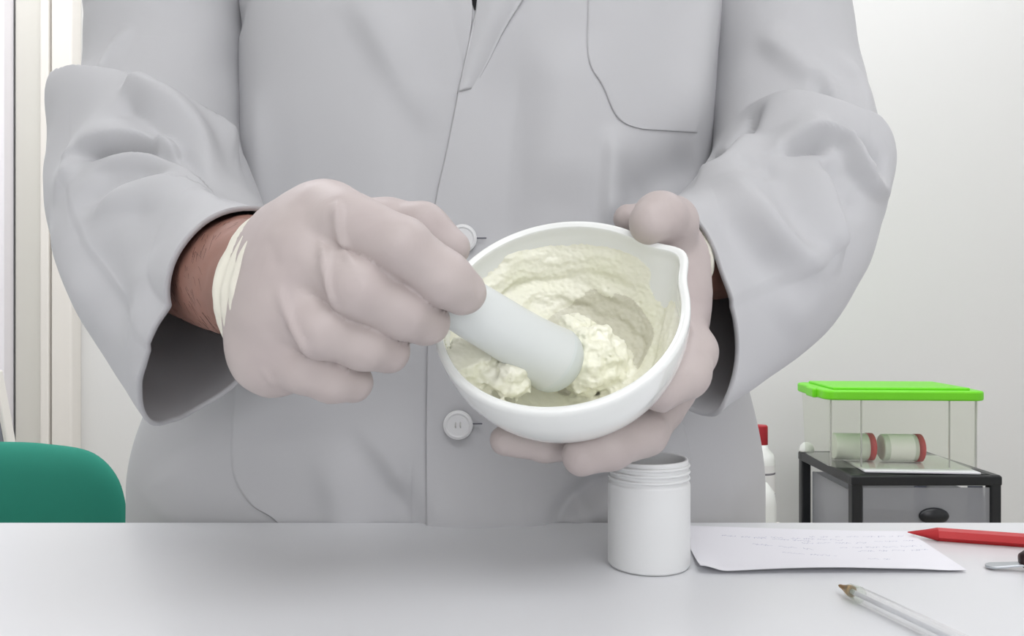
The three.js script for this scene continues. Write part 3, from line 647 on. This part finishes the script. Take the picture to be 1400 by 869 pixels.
{
  // cream smeared round the wall, with a heap at the pestle and another on the near left side
  const wallR = y => inner0 * Math.pow(Math.sqrt(Math.max(0, 1 - Math.pow(clamp(-y / innerDeep, 0, 1), 1 / 0.475))), 0.92);
  const toL = q => V(q).sub(mC).applyQuaternion(mInv);
  const heapA = toL(P(808, 492, 0.425)), heapB = toL(P(648, 492, 0.412)), heapC = toL(P(700, 515, 0.405)), heapD = toL(P(785, 460, 0.437)), heapE = toL(P(835, 490, 0.43));
  const f = (x, y, z) => {
    const r = Math.hypot(x, z), a = Math.atan2(z, x), n1 = fbm(Math.cos(a) * 1.3, y * 60, Math.sin(a) * 1.3, 3);
    // distance inwards from the porcelain
    const e = Math.hypot(x / inner0, y / innerDeep, z / inner0), wall = (1 - e) * 0.053;
    let th = 0.0042 * ss(-0.010, -0.016, y + 0.006 * n1) + 0.0008 * n1 - 0.0012;
    // bare patches: the rubbed floor of the bowl and dips between strokes
    const bare = Math.hypot(x - 0.014, z + 0.006) + 0.004 * n1;
    th = lerp(0.0007, th, ss(0.030, 0.036, bare));
    th -= 0.0012 * Math.exp(-(((y + 0.026 + 0.05 * x) / 0.004) ** 2));
    th += 0.0005 * Math.sin(y * 500 + 4 * n1);
    const da = Math.atan2(Math.sin(a - a0), Math.cos(a - a0));
    th -= 0.006 * Math.exp(-((da / 0.3) ** 2)) * ss(-0.032, -0.018, y);
    let d = wall - Math.max(th, -0.004);
    const lump = (c, r0, k) => Math.hypot(x - c.x, y - c.y, z - c.z) - r0 - 0.0028 * fbm(x * 150 + k, y * 150, z * 150, 3) - 0.003 * noise(x * 60 + k, y * 60, z * 60);
    d = smin(d, lump(heapA, 0.0185, 1), 0.008); d = smin(d, lump(heapB, 0.013, 2), 0.008); d = smin(d, lump(heapC, 0.0105, 3), 0.008); d = smin(d, lump(heapD, 0.0125, 4), 0.006); d = smin(d, lump(heapE, 0.0105, 5), 0.006);
    return Math.max(d, -(wall + 0.002), y + 0.003);
  };
  const g = nets(f, [-0.062, -0.056, -0.062], [0.062, 0.004, 0.062], 0.00085);
  displace(g, (x, y, z) => 0.0004 * fbm(x * 380, y * 380, z * 380, 2));
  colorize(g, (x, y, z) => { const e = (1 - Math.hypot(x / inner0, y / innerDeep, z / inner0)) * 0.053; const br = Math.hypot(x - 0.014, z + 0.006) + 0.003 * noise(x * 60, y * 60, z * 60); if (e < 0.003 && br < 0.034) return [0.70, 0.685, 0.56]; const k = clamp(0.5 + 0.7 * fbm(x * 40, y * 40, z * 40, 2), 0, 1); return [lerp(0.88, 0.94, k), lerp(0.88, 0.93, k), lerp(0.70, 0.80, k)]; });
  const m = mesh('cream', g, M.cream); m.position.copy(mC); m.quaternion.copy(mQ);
  tag(m, 'pale yellow ointment smeared and heaped inside the white mortar', 'cream');
}
{
  const a = V(P(505, 338, 0.357)), b = V(P(764, 496, 0.416)), L = a.distanceTo(b);
  const t = thing('pestle', 'white porcelain pestle gripped in the fist, its head in the cream', 'pestle', a.toArray());
  t.quaternion.setFromUnitVectors(v3(0, 1, 0), b.clone().sub(a).normalize());
  const prof = [[0.0004, 0], [0.006, 0.0008], [0.010, 0.004], [0.0112, 0.010], [0.0118, 0.03], [0.0142, L * 0.5], [0.0147, L * 0.66], [0.0153, L * 0.78], [0.0168, L * 0.90], [0.0178, L * 0.96], [0.0178, L - 0.004], [0.0165, L + 0.001], [0.012, L + 0.006], [0.0004, L + 0.009]];
  const sp = new THREE.CatmullRomCurve3(prof.map(q => v3(q[0], q[1], 0)), false, 'centripetal').getPoints(120);
  const split = sp.findIndex(q => q.y > L - 0.006);
  mesh('handle', lathe(sp.slice(0, split + 1).map(q => [Math.max(0.0004, q.x), q.y]), 80), M.pestle, t);
  mesh('head', lathe(sp.slice(split).map(q => [Math.max(0.0004, q.x), q.y]), 80), phys(0xd4dad8, 0.5), t);
}
// ------------------------------------------------------------------ on the table
const onTable = (px, py) => { const d = (CY - TY) * FOC / (py - 434.5); return P(px, py, d); };
{
  const c = onTable(887, 771); // centre of the jar's base
  const t = thing('jar', 'white plastic jar without a lid standing under the gloved hand', 'jar', [c[0], TY, c[2]]);
  const r = 0.0235, h = 0.0615;
  mesh('body', lathe([[0.0004, 0.0015], [r - 0.004, 0.0015], [r - 0.003, 0], [r - 0.0012, 0.0004], [r, 0.0018], [r, h - 0.0145], [r - 0.0003, h - 0.0135], [r - 0.0012, h - 0.0130], [r - 0.0012, h - 0.0006], [r - 0.0016, h], [r - 0.0026, h], [r - 0.003, h - 0.0006], [r - 0.003, 0.004], [0.0004, 0.0035]], 96), M.jar, t);
  const th = []; for (let i = 0; i < 3; i++) { const g = new THREE.TorusGeometry(r - 0.0009, 0.0009, 8, 96); g.rotateX(Math.PI / 2); g.translate(0, h - 0.0035 - i * 0.0036, 0); th.push(g); }
  mesh('screw_thread', th, M.jar, t);
}
{
  // the note lies on the table, its near edge curled up a little
  const c00 = onTable(930, 719), c10 = onTable(1240, 729), c01 = onTable(958, 786), c11 = onTable(1322, 783);
  const NX = 60, NZ = 40, off = [c00[0], TY, c00[2]];
  const g = (() => {
    const top = (i, j) => {
      const s = i / (NX - 1), t = j / (NZ - 1), q = k => lerp(lerp(c00[k], c10[k], s), lerp(c01[k], c11[k], s), t);
      const lift = 0.0006 + 0.0032 * Math.pow(t, 5) * (0.35 + 0.65 * Math.sin(Math.PI * s * 0.9 + 0.3) ** 2) * ss(1, 0.8, s) + 0.0035 * Math.pow(t, 3) * ss(0.10, 0, s) + 0.0012 * Math.pow(s, 6);
      return [q(0) - off[0], lift, q(2) - off[2]];
    };
    const a = gridGeo(NX, NZ, top, { uv: (i, j) => [i / (NX - 1), 1 - j / (NZ - 1)] });
    const b = gridGeo(NX, NZ, (i, j) => { const p = top(i, j); p[1] -= 0.00025; return p; }, { uv: (i, j) => [0.01, 0.01] });
    return mergeGeometries([flip(a), b]);
  })();
  const tex = canvasTex(1024, 640, (c, w, h) => {
    c.fillStyle = '#f4f3f8'; c.fillRect(0, 0, w, h);
    const R = rng(5); c.strokeStyle = 'rgba(84,88,130,0.42)'; c.lineWidth = 2.0; c.lineCap = 'round';
    const scribble = (x0, y0, x1, y1) => {
      let x = x0; const slope = (y1 - y0) / (x1 - x0);
      while (x < x1) {
        const word = 22 + R() * 60; c.beginPath(); c.moveTo(x, y0 + (x - x0) * slope);
        for (let u = 0; u < word && x + u < x1; u += 5) c.lineTo(x + u, y0 + (x + u - x0) * slope + (R() - 0.5) * 20);
        c.stroke(); x += word + 10 + R() * 22;
      }
    };
    [[170, 140, 560, 205], [330, 150, 700, 175], [560, 130, 980, 95], [280, 260, 520, 330], [500, 235, 780, 215], [640, 300, 990, 265], [700, 350, 1000, 330], [820, 190, 1010, 175], [380, 380, 590, 430], [700, 470, 790, 480]].forEach(a => scribble(...a));
  });
  const m = mesh('note_sheet', g, std(0xffffff, 0.85, { map: tex })); m.position.set(...off);
  tag(m, 'white paper sheet with faint handwriting lying beside the jar', 'paper');
}
{
  // red pencil
  const a = V(onTable(1241, 736)), b = V(onTable(1460, 752)); a.y = b.y = TY + 0.0042; a.y = TY + 0.0042;
  const L = 0.17, t = thing('red_pencil', 'red pencil lying on the table right of the note', 'pencil', a.toArray());
  t.quaternion.setFromUnitVectors(v3(0, 1, 0), b.clone().sub(a).normalize());
  const g = new THREE.CylinderGeometry(0.0042, 0.0042, L - 0.017, 6); g.translate(0, 0.017 + (L - 0.017) / 2, 0);
  mesh('shaft', g.toNonIndexed(), M.red, t).geometry.computeVertexNormals();
  mesh('point', lathe([[0.0003, 0], [0.0010, 0.003], [0.0024, 0.010], [0.0042, 0.0172]], 24), std(0xb11a20, 0.5), t);
}
{
  // clear hexagonal ballpoint
  const a = V(onTable(1147, 812)), b = V(onTable(1264, 869)); a.y = b.y = TY + 0.0046;
  const L = 0.135, t = thing('ballpoint_pen', 'clear plastic ballpoint pen with a brass tip nearest the viewer', 'pen', a.toArray());
  t.quaternion.setFromUnitVectors(v3(0, 1, 0), b.clone().sub(a).normalize());
  const brass = std(0xa88558, 0.35, { metalness: 0.6 });
  mesh('tip', lathe([[0.0004, 0], [0.0009, 0.001], [0.0012, 0.003], [0.0028, 0.0078], [0.003, 0.0095], [0.0004, 0.0095]], 24), brass, t);
  mesh('nose', lathe([[0.0030, 0.0070], [0.0034, 0.0078], [0.0041, 0.0150], [0.0036, 0.0150], [0.0028, 0.0085]], 24), M.clear, t);
  const sh = new THREE.Shape(); for (let i = 0; i < 6; i++) { const q = i * Math.PI / 3; sh[i ? 'lineTo' : 'moveTo'](0.0044 * Math.cos(q), 0.0044 * Math.sin(q)); } sh.closePath();
  const ho = new THREE.Path(); ho.absarc(0, 0, 0.0031, 0, Math.PI * 2, true); sh.holes.push(ho);
  const g = new THREE.ExtrudeGeometry(sh, { depth: L - 0.015, bevelEnabled: false, curveSegments: 16 }); g.rotateX(-Math.PI / 2); g.translate(0, 0.015, 0);
  mesh('barrel', g, phys(0xffffff, 0.12, { transmission: 0.88, thickness: 0, ior: 1.3 }), t);
  mesh('ink_tube', cyl(0.0013, 0.0013, L - 0.022, 0, 0.009 + (L - 0.022) / 2, 0, 12), phys(0xe9ebee, 0.4, { transmission: 0.4, thickness: 0 }), t);
  mesh('ink', cyl(0.0010, 0.0010, 0.018, 0, 0.0195, 0, 10), std(0x1a1c24, 0.4), t);
}
{
  // small spatula reaching in from the right
  const a = V(onTable(1348, 777)), b = V(onTable(1440, 784)); a.y = b.y = TY;
  const t = thing('spatula', 'small spatula with a steel blade and dark brown wooden handle', 'spatula', [a.x, TY, a.z], Math.atan2(-(b.z - a.z), b.x - a.x));
  const sh = new THREE.Shape(); sh.moveTo(0, 0); sh.absellipse(0.004, 0, 0.004, 0.0042, Math.PI, 0.5 * Math.PI, true); sh.lineTo(0.019, 0.0028); sh.lineTo(0.019, -0.0028); sh.lineTo(0.004, -0.0042); sh.absellipse(0.004, 0, 0.004, 0.0042, -0.5 * Math.PI, -Math.PI, true);
  const g = new THREE.ExtrudeGeometry(sh, { depth: 0.0007, bevelEnabled: true, bevelSize: 0.0003, bevelThickness: 0.0003, bevelSegments: 2 }); g.rotateX(-Math.PI / 2); g.rotateZ(0.14); g.translate(0, 0.0012, 0);
  mesh('blade', g, M.steel, t);
  const h = lathe([[0.0004, 0], [0.0032, 0.0003], [0.0052, 0.003], [0.0060, 0.008], [0.0058, 0.03], [0.0066, 0.07], [0.0058, 0.09], [0.0004, 0.093]], 32); h.rotateZ(-Math.PI / 2); h.translate(0.0165, 0.0067, 0);
  mesh('handle', h, std(0x2c1618, 0.4), t);
}
// ------------------------------------------------------------------ behind, right
{
  const z0 = -1.88, z1 = -1.58, x0 = 0.68, x1 = 0.982, top = 0.577;
  const t = thing('drawer_unit', 'black framed plastic drawer tower with translucent drawers under the box', 'drawer unit', [(x0 + x1) / 2, 0, (z0 + z1) / 2]);
  const w = x1 - x0, d = z1 - z0, f = 0.022, hy = [0.0, 0.185, 0.37, 0.555];
  const fr = [];
  for (const sx of [-1, 1]) for (const sz of [-1, 1]) fr.push(box(f, top - 0.012, f, sx * (w / 2 - f / 2 - 0.0012), (top - 0.012) / 2 + 0.002, sz * (d / 2 - f / 2 - 0.0012), 0.004));
  for (const y of hy) {
    fr.push(box(w, 0.02, f, 0, y + 0.011, d / 2 - f / 2, 0.004), box(w, 0.02, f, 0, y + 0.011, -d / 2 + f / 2, 0.004));
    for (const s of [-1, 1]) fr.push(box(f, 0.022, d - 0.004, s * (w / 2 - f / 2 - 0.0006), y + 0.011, 0, 0.004));
  }
  mesh('frame', fr, M.black, t);
  mesh('top_board', box(w - 0.012, 0.012, d - 0.012, 0, top - 0.007, 0, 0.003), M.black, t);
  for (let k = 0; k < 3; k++) {
    const y = hy[k] + 0.024, hh = 0.158, ww = w - 2 * f - 0.004, zf = d / 2 - 0.006;
    const dr = mesh('drawer', [box(ww, hh, 0.003, 0, y + hh / 2, zf), box(ww, hh - 0.02, 0.003, 0, y + hh / 2 - 0.01, -d / 2 + 0.03), box(0.003, hh - 0.02, d - 0.04, ww / 2 - 0.004, y + hh / 2 - 0.01, 0.004), box(0.003, hh - 0.02, d - 0.04, -ww / 2 + 0.004, y + hh / 2 - 0.01, 0.004), box(ww - 0.01, 0.003, d - 0.04, 0, y + 0.003, 0.004)], M.frost, t);
    mesh('handle', (() => { const g = new THREE.SphereGeometry(1, 32, 16); g.scale(0.03, 0.0165, 0.012); g.translate(0.014, y + hh * 0.645, zf + 0.004); return g; })(), M.black, dr);
const railMat = std(0x8d92a8, 0.6); mesh('rail', box(0.024, hh, 0.002, -0.005, y + hh / 2, zf - 0.012), railMat, dr); mesh('rail', box(0.03, hh, 0.002, ww / 2 - 0.02, y + hh / 2, zf - 0.014), railMat, dr);
    if (k === 2) mesh('stored_sheet', box(0.19, 0.06, 0.15, 0, y + 0.036, 0.02, 0.004), std(0x6c6a70, 0.8), dr);
  }
}
{
  const s = mesh('folded_paper', box(0.225, 0.004, 0.2, 0, 0.002, 0, 0.001), M.paper); s.position.set(0.842, 0.577, -1.70); s.rotation.y = -0.1; s.name = 'paper_sheet';
  tag(s, 'white paper lying on the black drawer unit under the green-lidded box', 'paper');
}
{
  // clear box with a lime lid
  const t = thing('storage_box', 'clear plastic storage box with a lime green lid on the drawers', 'storage box', [0.810, 0.5815, -1.715], -0.07);
  const w = 0.305, d = 0.2, h = 0.150, tp = 0.012;
  const wallG = []; const ring = (k) => { const f = 1 - (1 - k) * tp * 4; return [w / 2 * f, d / 2 * f]; };
  const rr = (a, b, r) => { const s = new THREE.Shape(); s.moveTo(-a + r, -b); s.lineTo(a - r, -b); s.quadraticCurveTo(a, -b, a, -b + r); s.lineTo(a, b - r); s.quadraticCurveTo(a, b, a - r, b); s.lineTo(-a + r, b); s.quadraticCurveTo(-a, b, -a, b - r); s.lineTo(-a, -b + r); s.quadraticCurveTo(-a, -b, -a + r, -b); return s; };
  const loop = rr(1, 1, 0.18).getPoints(10), n = loop.length;
  const wall = gridGeo(n, 12, (i, j) => { const k = j / 11, [a, b] = ring(k), q = loop[i]; return [q.x * a, 0.002 + k * h, q.y * b]; });
  const wall2 = gridGeo(n, 12, (i, j) => { const k = j / 11, [a, b] = ring(k), q = loop[i]; return [q.x * (a - 0.002), 0.002 + k * h, q.y * (b - 0.002)]; });
  const base = new THREE.ShapeGeometry(rr(ring(0)[0], ring(0)[1], 0.03)); base.rotateX(-Math.PI / 2); base.translate(0, 0.002, 0);
  mesh('tub', [wall, base].map(g => { if (!g.attributes.uv) g.setAttribute('uv', new THREE.BufferAttribute(new Float32Array(g.attributes.position.count * 2), 2)); return g; }), phys(0xfbfcf8, 0.08, { transmission: 0.94, thickness: 0, ior: 1.18 }), t);
  const ribs = [], ribMat = phys(0xdfe0dc, 0.2, { transmission: 0.6, thickness: 0 }); for (const x of [-0.085, 0.09]) ribs.push(box(0.002, h - 0.01, 0.004, x, h / 2, d / 2 - 0.004)); for (const s of [-1, 1]) ribs.push(box(0.003, h - 0.01, 0.003, s * (w / 2 - 0.008), h / 2, d / 2 - 0.009));
  for (const r of ribs) mesh('rib', r, ribMat, t);
  const lid = new THREE.ExtrudeGeometry(rr(w / 2 + 0.004, d / 2 + 0.004, 0.025), { depth: 0.012, bevelEnabled: true, bevelSize: 0.005, bevelThickness: 0.004, bevelSegments: 3 }); lid.rotateX(-Math.PI / 2); lid.translate(0, h - 0.004, 0);
  const lm = mesh('lid', lid, M.lime, t);
  mesh('clip', box(0.012, 0.02, 0.05, -w / 2 - 0.012, h + 0.002, 0.03, 0.004), M.lime, lm);
  mesh('raised_panel', box(w - 0.03, 0.006, d - 0.03, 0, h + 0.014, 0, 0.003), M.lime, lm);
}
{
  const mk = (pos, label, withLabel) => {
    const t = thing('pill_bottle', label, 'jar', pos, -0.1, undefined);
    const g = lathe([[0.0004, 0], [0.026, 0], [0.0285, 0.003], [0.0285, 0.07], [0.0004, 0.07]], 40); g.rotateZ(-Math.PI / 2); g.translate(-0.04, 0.0295, 0);
    mesh('body', g, phys(0xd3d8cc, 0.35), t);
    const c = lathe([[0.0004, 0.070], [0.0295, 0.070], [0.0295, 0.082], [0.026, 0.084], [0.0004, 0.084]], 40); c.rotateZ(-Math.PI / 2); c.translate(-0.04, 0.0295, 0);
    mesh('lid', c, std(0xc24347, 0.5), t);
    if (withLabel) { const l = lathe([[0.0288, 0.012], [0.0288, 0.062]], 40); l.rotateZ(-Math.PI / 2); l.translate(-0.04, 0.0295, 0); mesh('paper_label', l, std(0xf4f3ee, 0.7, { side: THREE.DoubleSide }), t); }
    return t;
  };
  mk([0.738, 0.584, -1.715], 'white bottle with a red lid lying leftmost inside the clear box', false);
  mk([0.835, 0.584, -1.70], 'white bottle with red lid and blank label lying near the box middle', true);
}
{
  const t = thing('white_cap', 'small white cap beside the back left corner of the drawer unit', 'cap', [0.664, 0, -1.80]);
  t.position.set(0.695, 0.577, -1.862);
  mesh('shell', lathe([[0.0004, 0.0], [0.016, 0.0], [0.017, 0.004], [0.015, 0.014], [0.008, 0.021], [0.0004, 0.023]], 32), M.bottle, t);
}
{
  const t = thing('low_cabinet', 'low white cabinet standing behind the person beside the drawer unit', 'cabinet', [0.45, 0, -1.72]);
  mesh('carcass', box(0.38, 0.405, 0.34, 0, 0.2025, 0, 0.003), M.trim, t);
  for (const s of [-1, 1]) { const d = mesh('door', box(0.185, 0.385, 0.016, s * 0.094, 0.2025, 0.178, 0.002), M.door, t); mesh('handle', box(0.008, 0.09, 0.012, s * 0.02, 0.3, 0.191, 0.003), M.steel, d); }
}
{
  const t = thing('spray_bottle', 'slim white bottle with a dark red cap behind the coat', 'bottle', [0.516, 0.405, -1.64]);
  t.name = 'slim_bottle';
  mesh('body', lathe([[0.0004, 0], [0.027, 0], [0.029, 0.003], [0.029, 0.19], [0.026, 0.205], [0.015, 0.217], [0.0145, 0.225], [0.0004, 0.225]], 48), M.bottle, t);
  mesh('cap', lathe([[0.0004, 0.225], [0.0145, 0.225], [0.0145, 0.262], [0.0125, 0.265], [0.0004, 0.265]], 40), M.redCap, t);
  const tex = canvasTex(256, 256, (c, w, h) => { c.fillStyle = '#e4e3e1'; c.fillRect(0, 0, w, h); c.fillStyle = '#77757a'; c.fillRect(0, 40, w, 10); c.fillStyle = '#5c5a60'; c.fillRect(50, 80, 150, 46); c.fillStyle = '#b9b8ba'; for (let i = 0; i < 6; i++) c.fillRect(30, 150 + i * 14, 190 - (i % 3) * 30, 5); });
  const l = new THREE.CylinderGeometry(0.0293, 0.0293, 0.10, 48, 1, true); l.translate(0, 0.135, 0);
  mesh('paper_label', l, std(0xffffff, 0.7, { map: tex }), t);
}
{
  const t = thing('round_bottle', 'rounded white bottle in front of the slim red-capped one', 'bottle', [0.466, 0.405, -1.53]);
  mesh('body', lathe([[0.0004, 0], [0.04, 0], [0.044, 0.004], [0.044, 0.13], [0.040, 0.152], [0.028, 0.168], [0.014, 0.174], [0.0004, 0.175]], 48), M.bottle, t);
}
// ------------------------------------------------------------------ behind, left
{
  const t = thing('office_chair', 'green upholstered office chair behind the table at the left', 'chair', [-0.690, 0, -1.0], 0.06);
  // a padded shell: rings of the outline drawn in towards the middle of both faces
  const half = [[0.17, 0], [0.19, 0.05], [0.204, 0.11], [0.212, 0.175], [0.213, 0.215], [0.200, 0.254], [0.168, 0.281], [0.10, 0.2915], [0.03, 0.2935]];
  const out = new THREE.CatmullRomCurve3(half.concat(half.slice().reverse().map(q => [-q[0], q[1]])).map(q => v3(q[0], q[1], 0)), true, 'centripetal').getSpacedPoints(160).slice(0, 160);
  const NR = 26, g = gridGeo(160, NR * 2, (i, j) => {
    const back = j >= NR, k = back ? (2 * NR - 1 - j) / (NR - 1) : j / (NR - 1), r = Math.sin(Math.PI / 2 * Math.min(1, 0.002 + k)), z = Math.pow(Math.max(0, 1 - Math.pow(r, 5)), 0.55) * (back ? -0.022 : 0.030);
    const x = out[i].x * r, y = 0.14 + (out[i].y - 0.14) * r;
    return [x, y + 0.442, z + 0.9 * x * x];
  }, { closeU: true });
  { const n = g.attributes.normal; if (n.getZ(160 * 6) < 0) flip(g); }
  mesh('backrest', g, M.green, t);
  mesh('seat', (() => { const q = new RoundedBoxGeometry(0.46, 0.07, 0.44, 5, 0.03); q.translate(0, 0.43, 0.24); return q; })(), M.green, t);
  mesh('back_bar', [box(0.06, 0.30, 0.012, 0, 0.5, -0.045, 0.004), box(0.06, 0.012, 0.26, 0, 0.39, 0.07, 0.004)], M.black, t);
  mesh('gas_post', cyl(0.025, 0.028, 0.32, 0, 0.235, 0.24), M.black, t);
  for (let k = 0; k < 5; k++) {
    const a = k * Math.PI * 2 / 5, c = Math.cos(a), s = Math.sin(a);
    const b = box(0.28, 0.025, 0.04, 0.14, 0.085, 0, 0.006); b.rotateY(-a); b.translate(0, 0, 0.24); const leg = mesh('leg', b, M.black, t);
    const w = new THREE.CylinderGeometry(0.026, 0.026, 0.03, 20); w.rotateX(Math.PI / 2); w.rotateY(-a + 0.6); w.translate(c * 0.265, 0.027, s * 0.265 + 0.24);
    const w2 = cyl(0.008, 0.008, 0.05, c * 0.265, 0.055, s * 0.265 + 0.24, 10);
    mesh('caster', [w, w2], M.black, leg);
  }
}
{
  const t = thing('grey_panel', 'grey panel with a pale edge leaning behind the green chair', 'panel', [-0.860, 0, -1.32], 0.0);
  const g = box(0.16, 0.79, 0.02, 0, 0.395, 0, 0.004);
  const e = box(0.008, 0.79, 0.022, 0.084, 0.395, 0, 0.003);
  const tilt = q => { q.rotateZ(0.183); q.translate(0.06, 0.012, 0); return q; };
  mesh('sheet', tilt(g), std(0x8f8f99, 0.6), t); mesh('edge_strip', tilt(e), M.trim, t);
}
renderer.render(scene, camera);
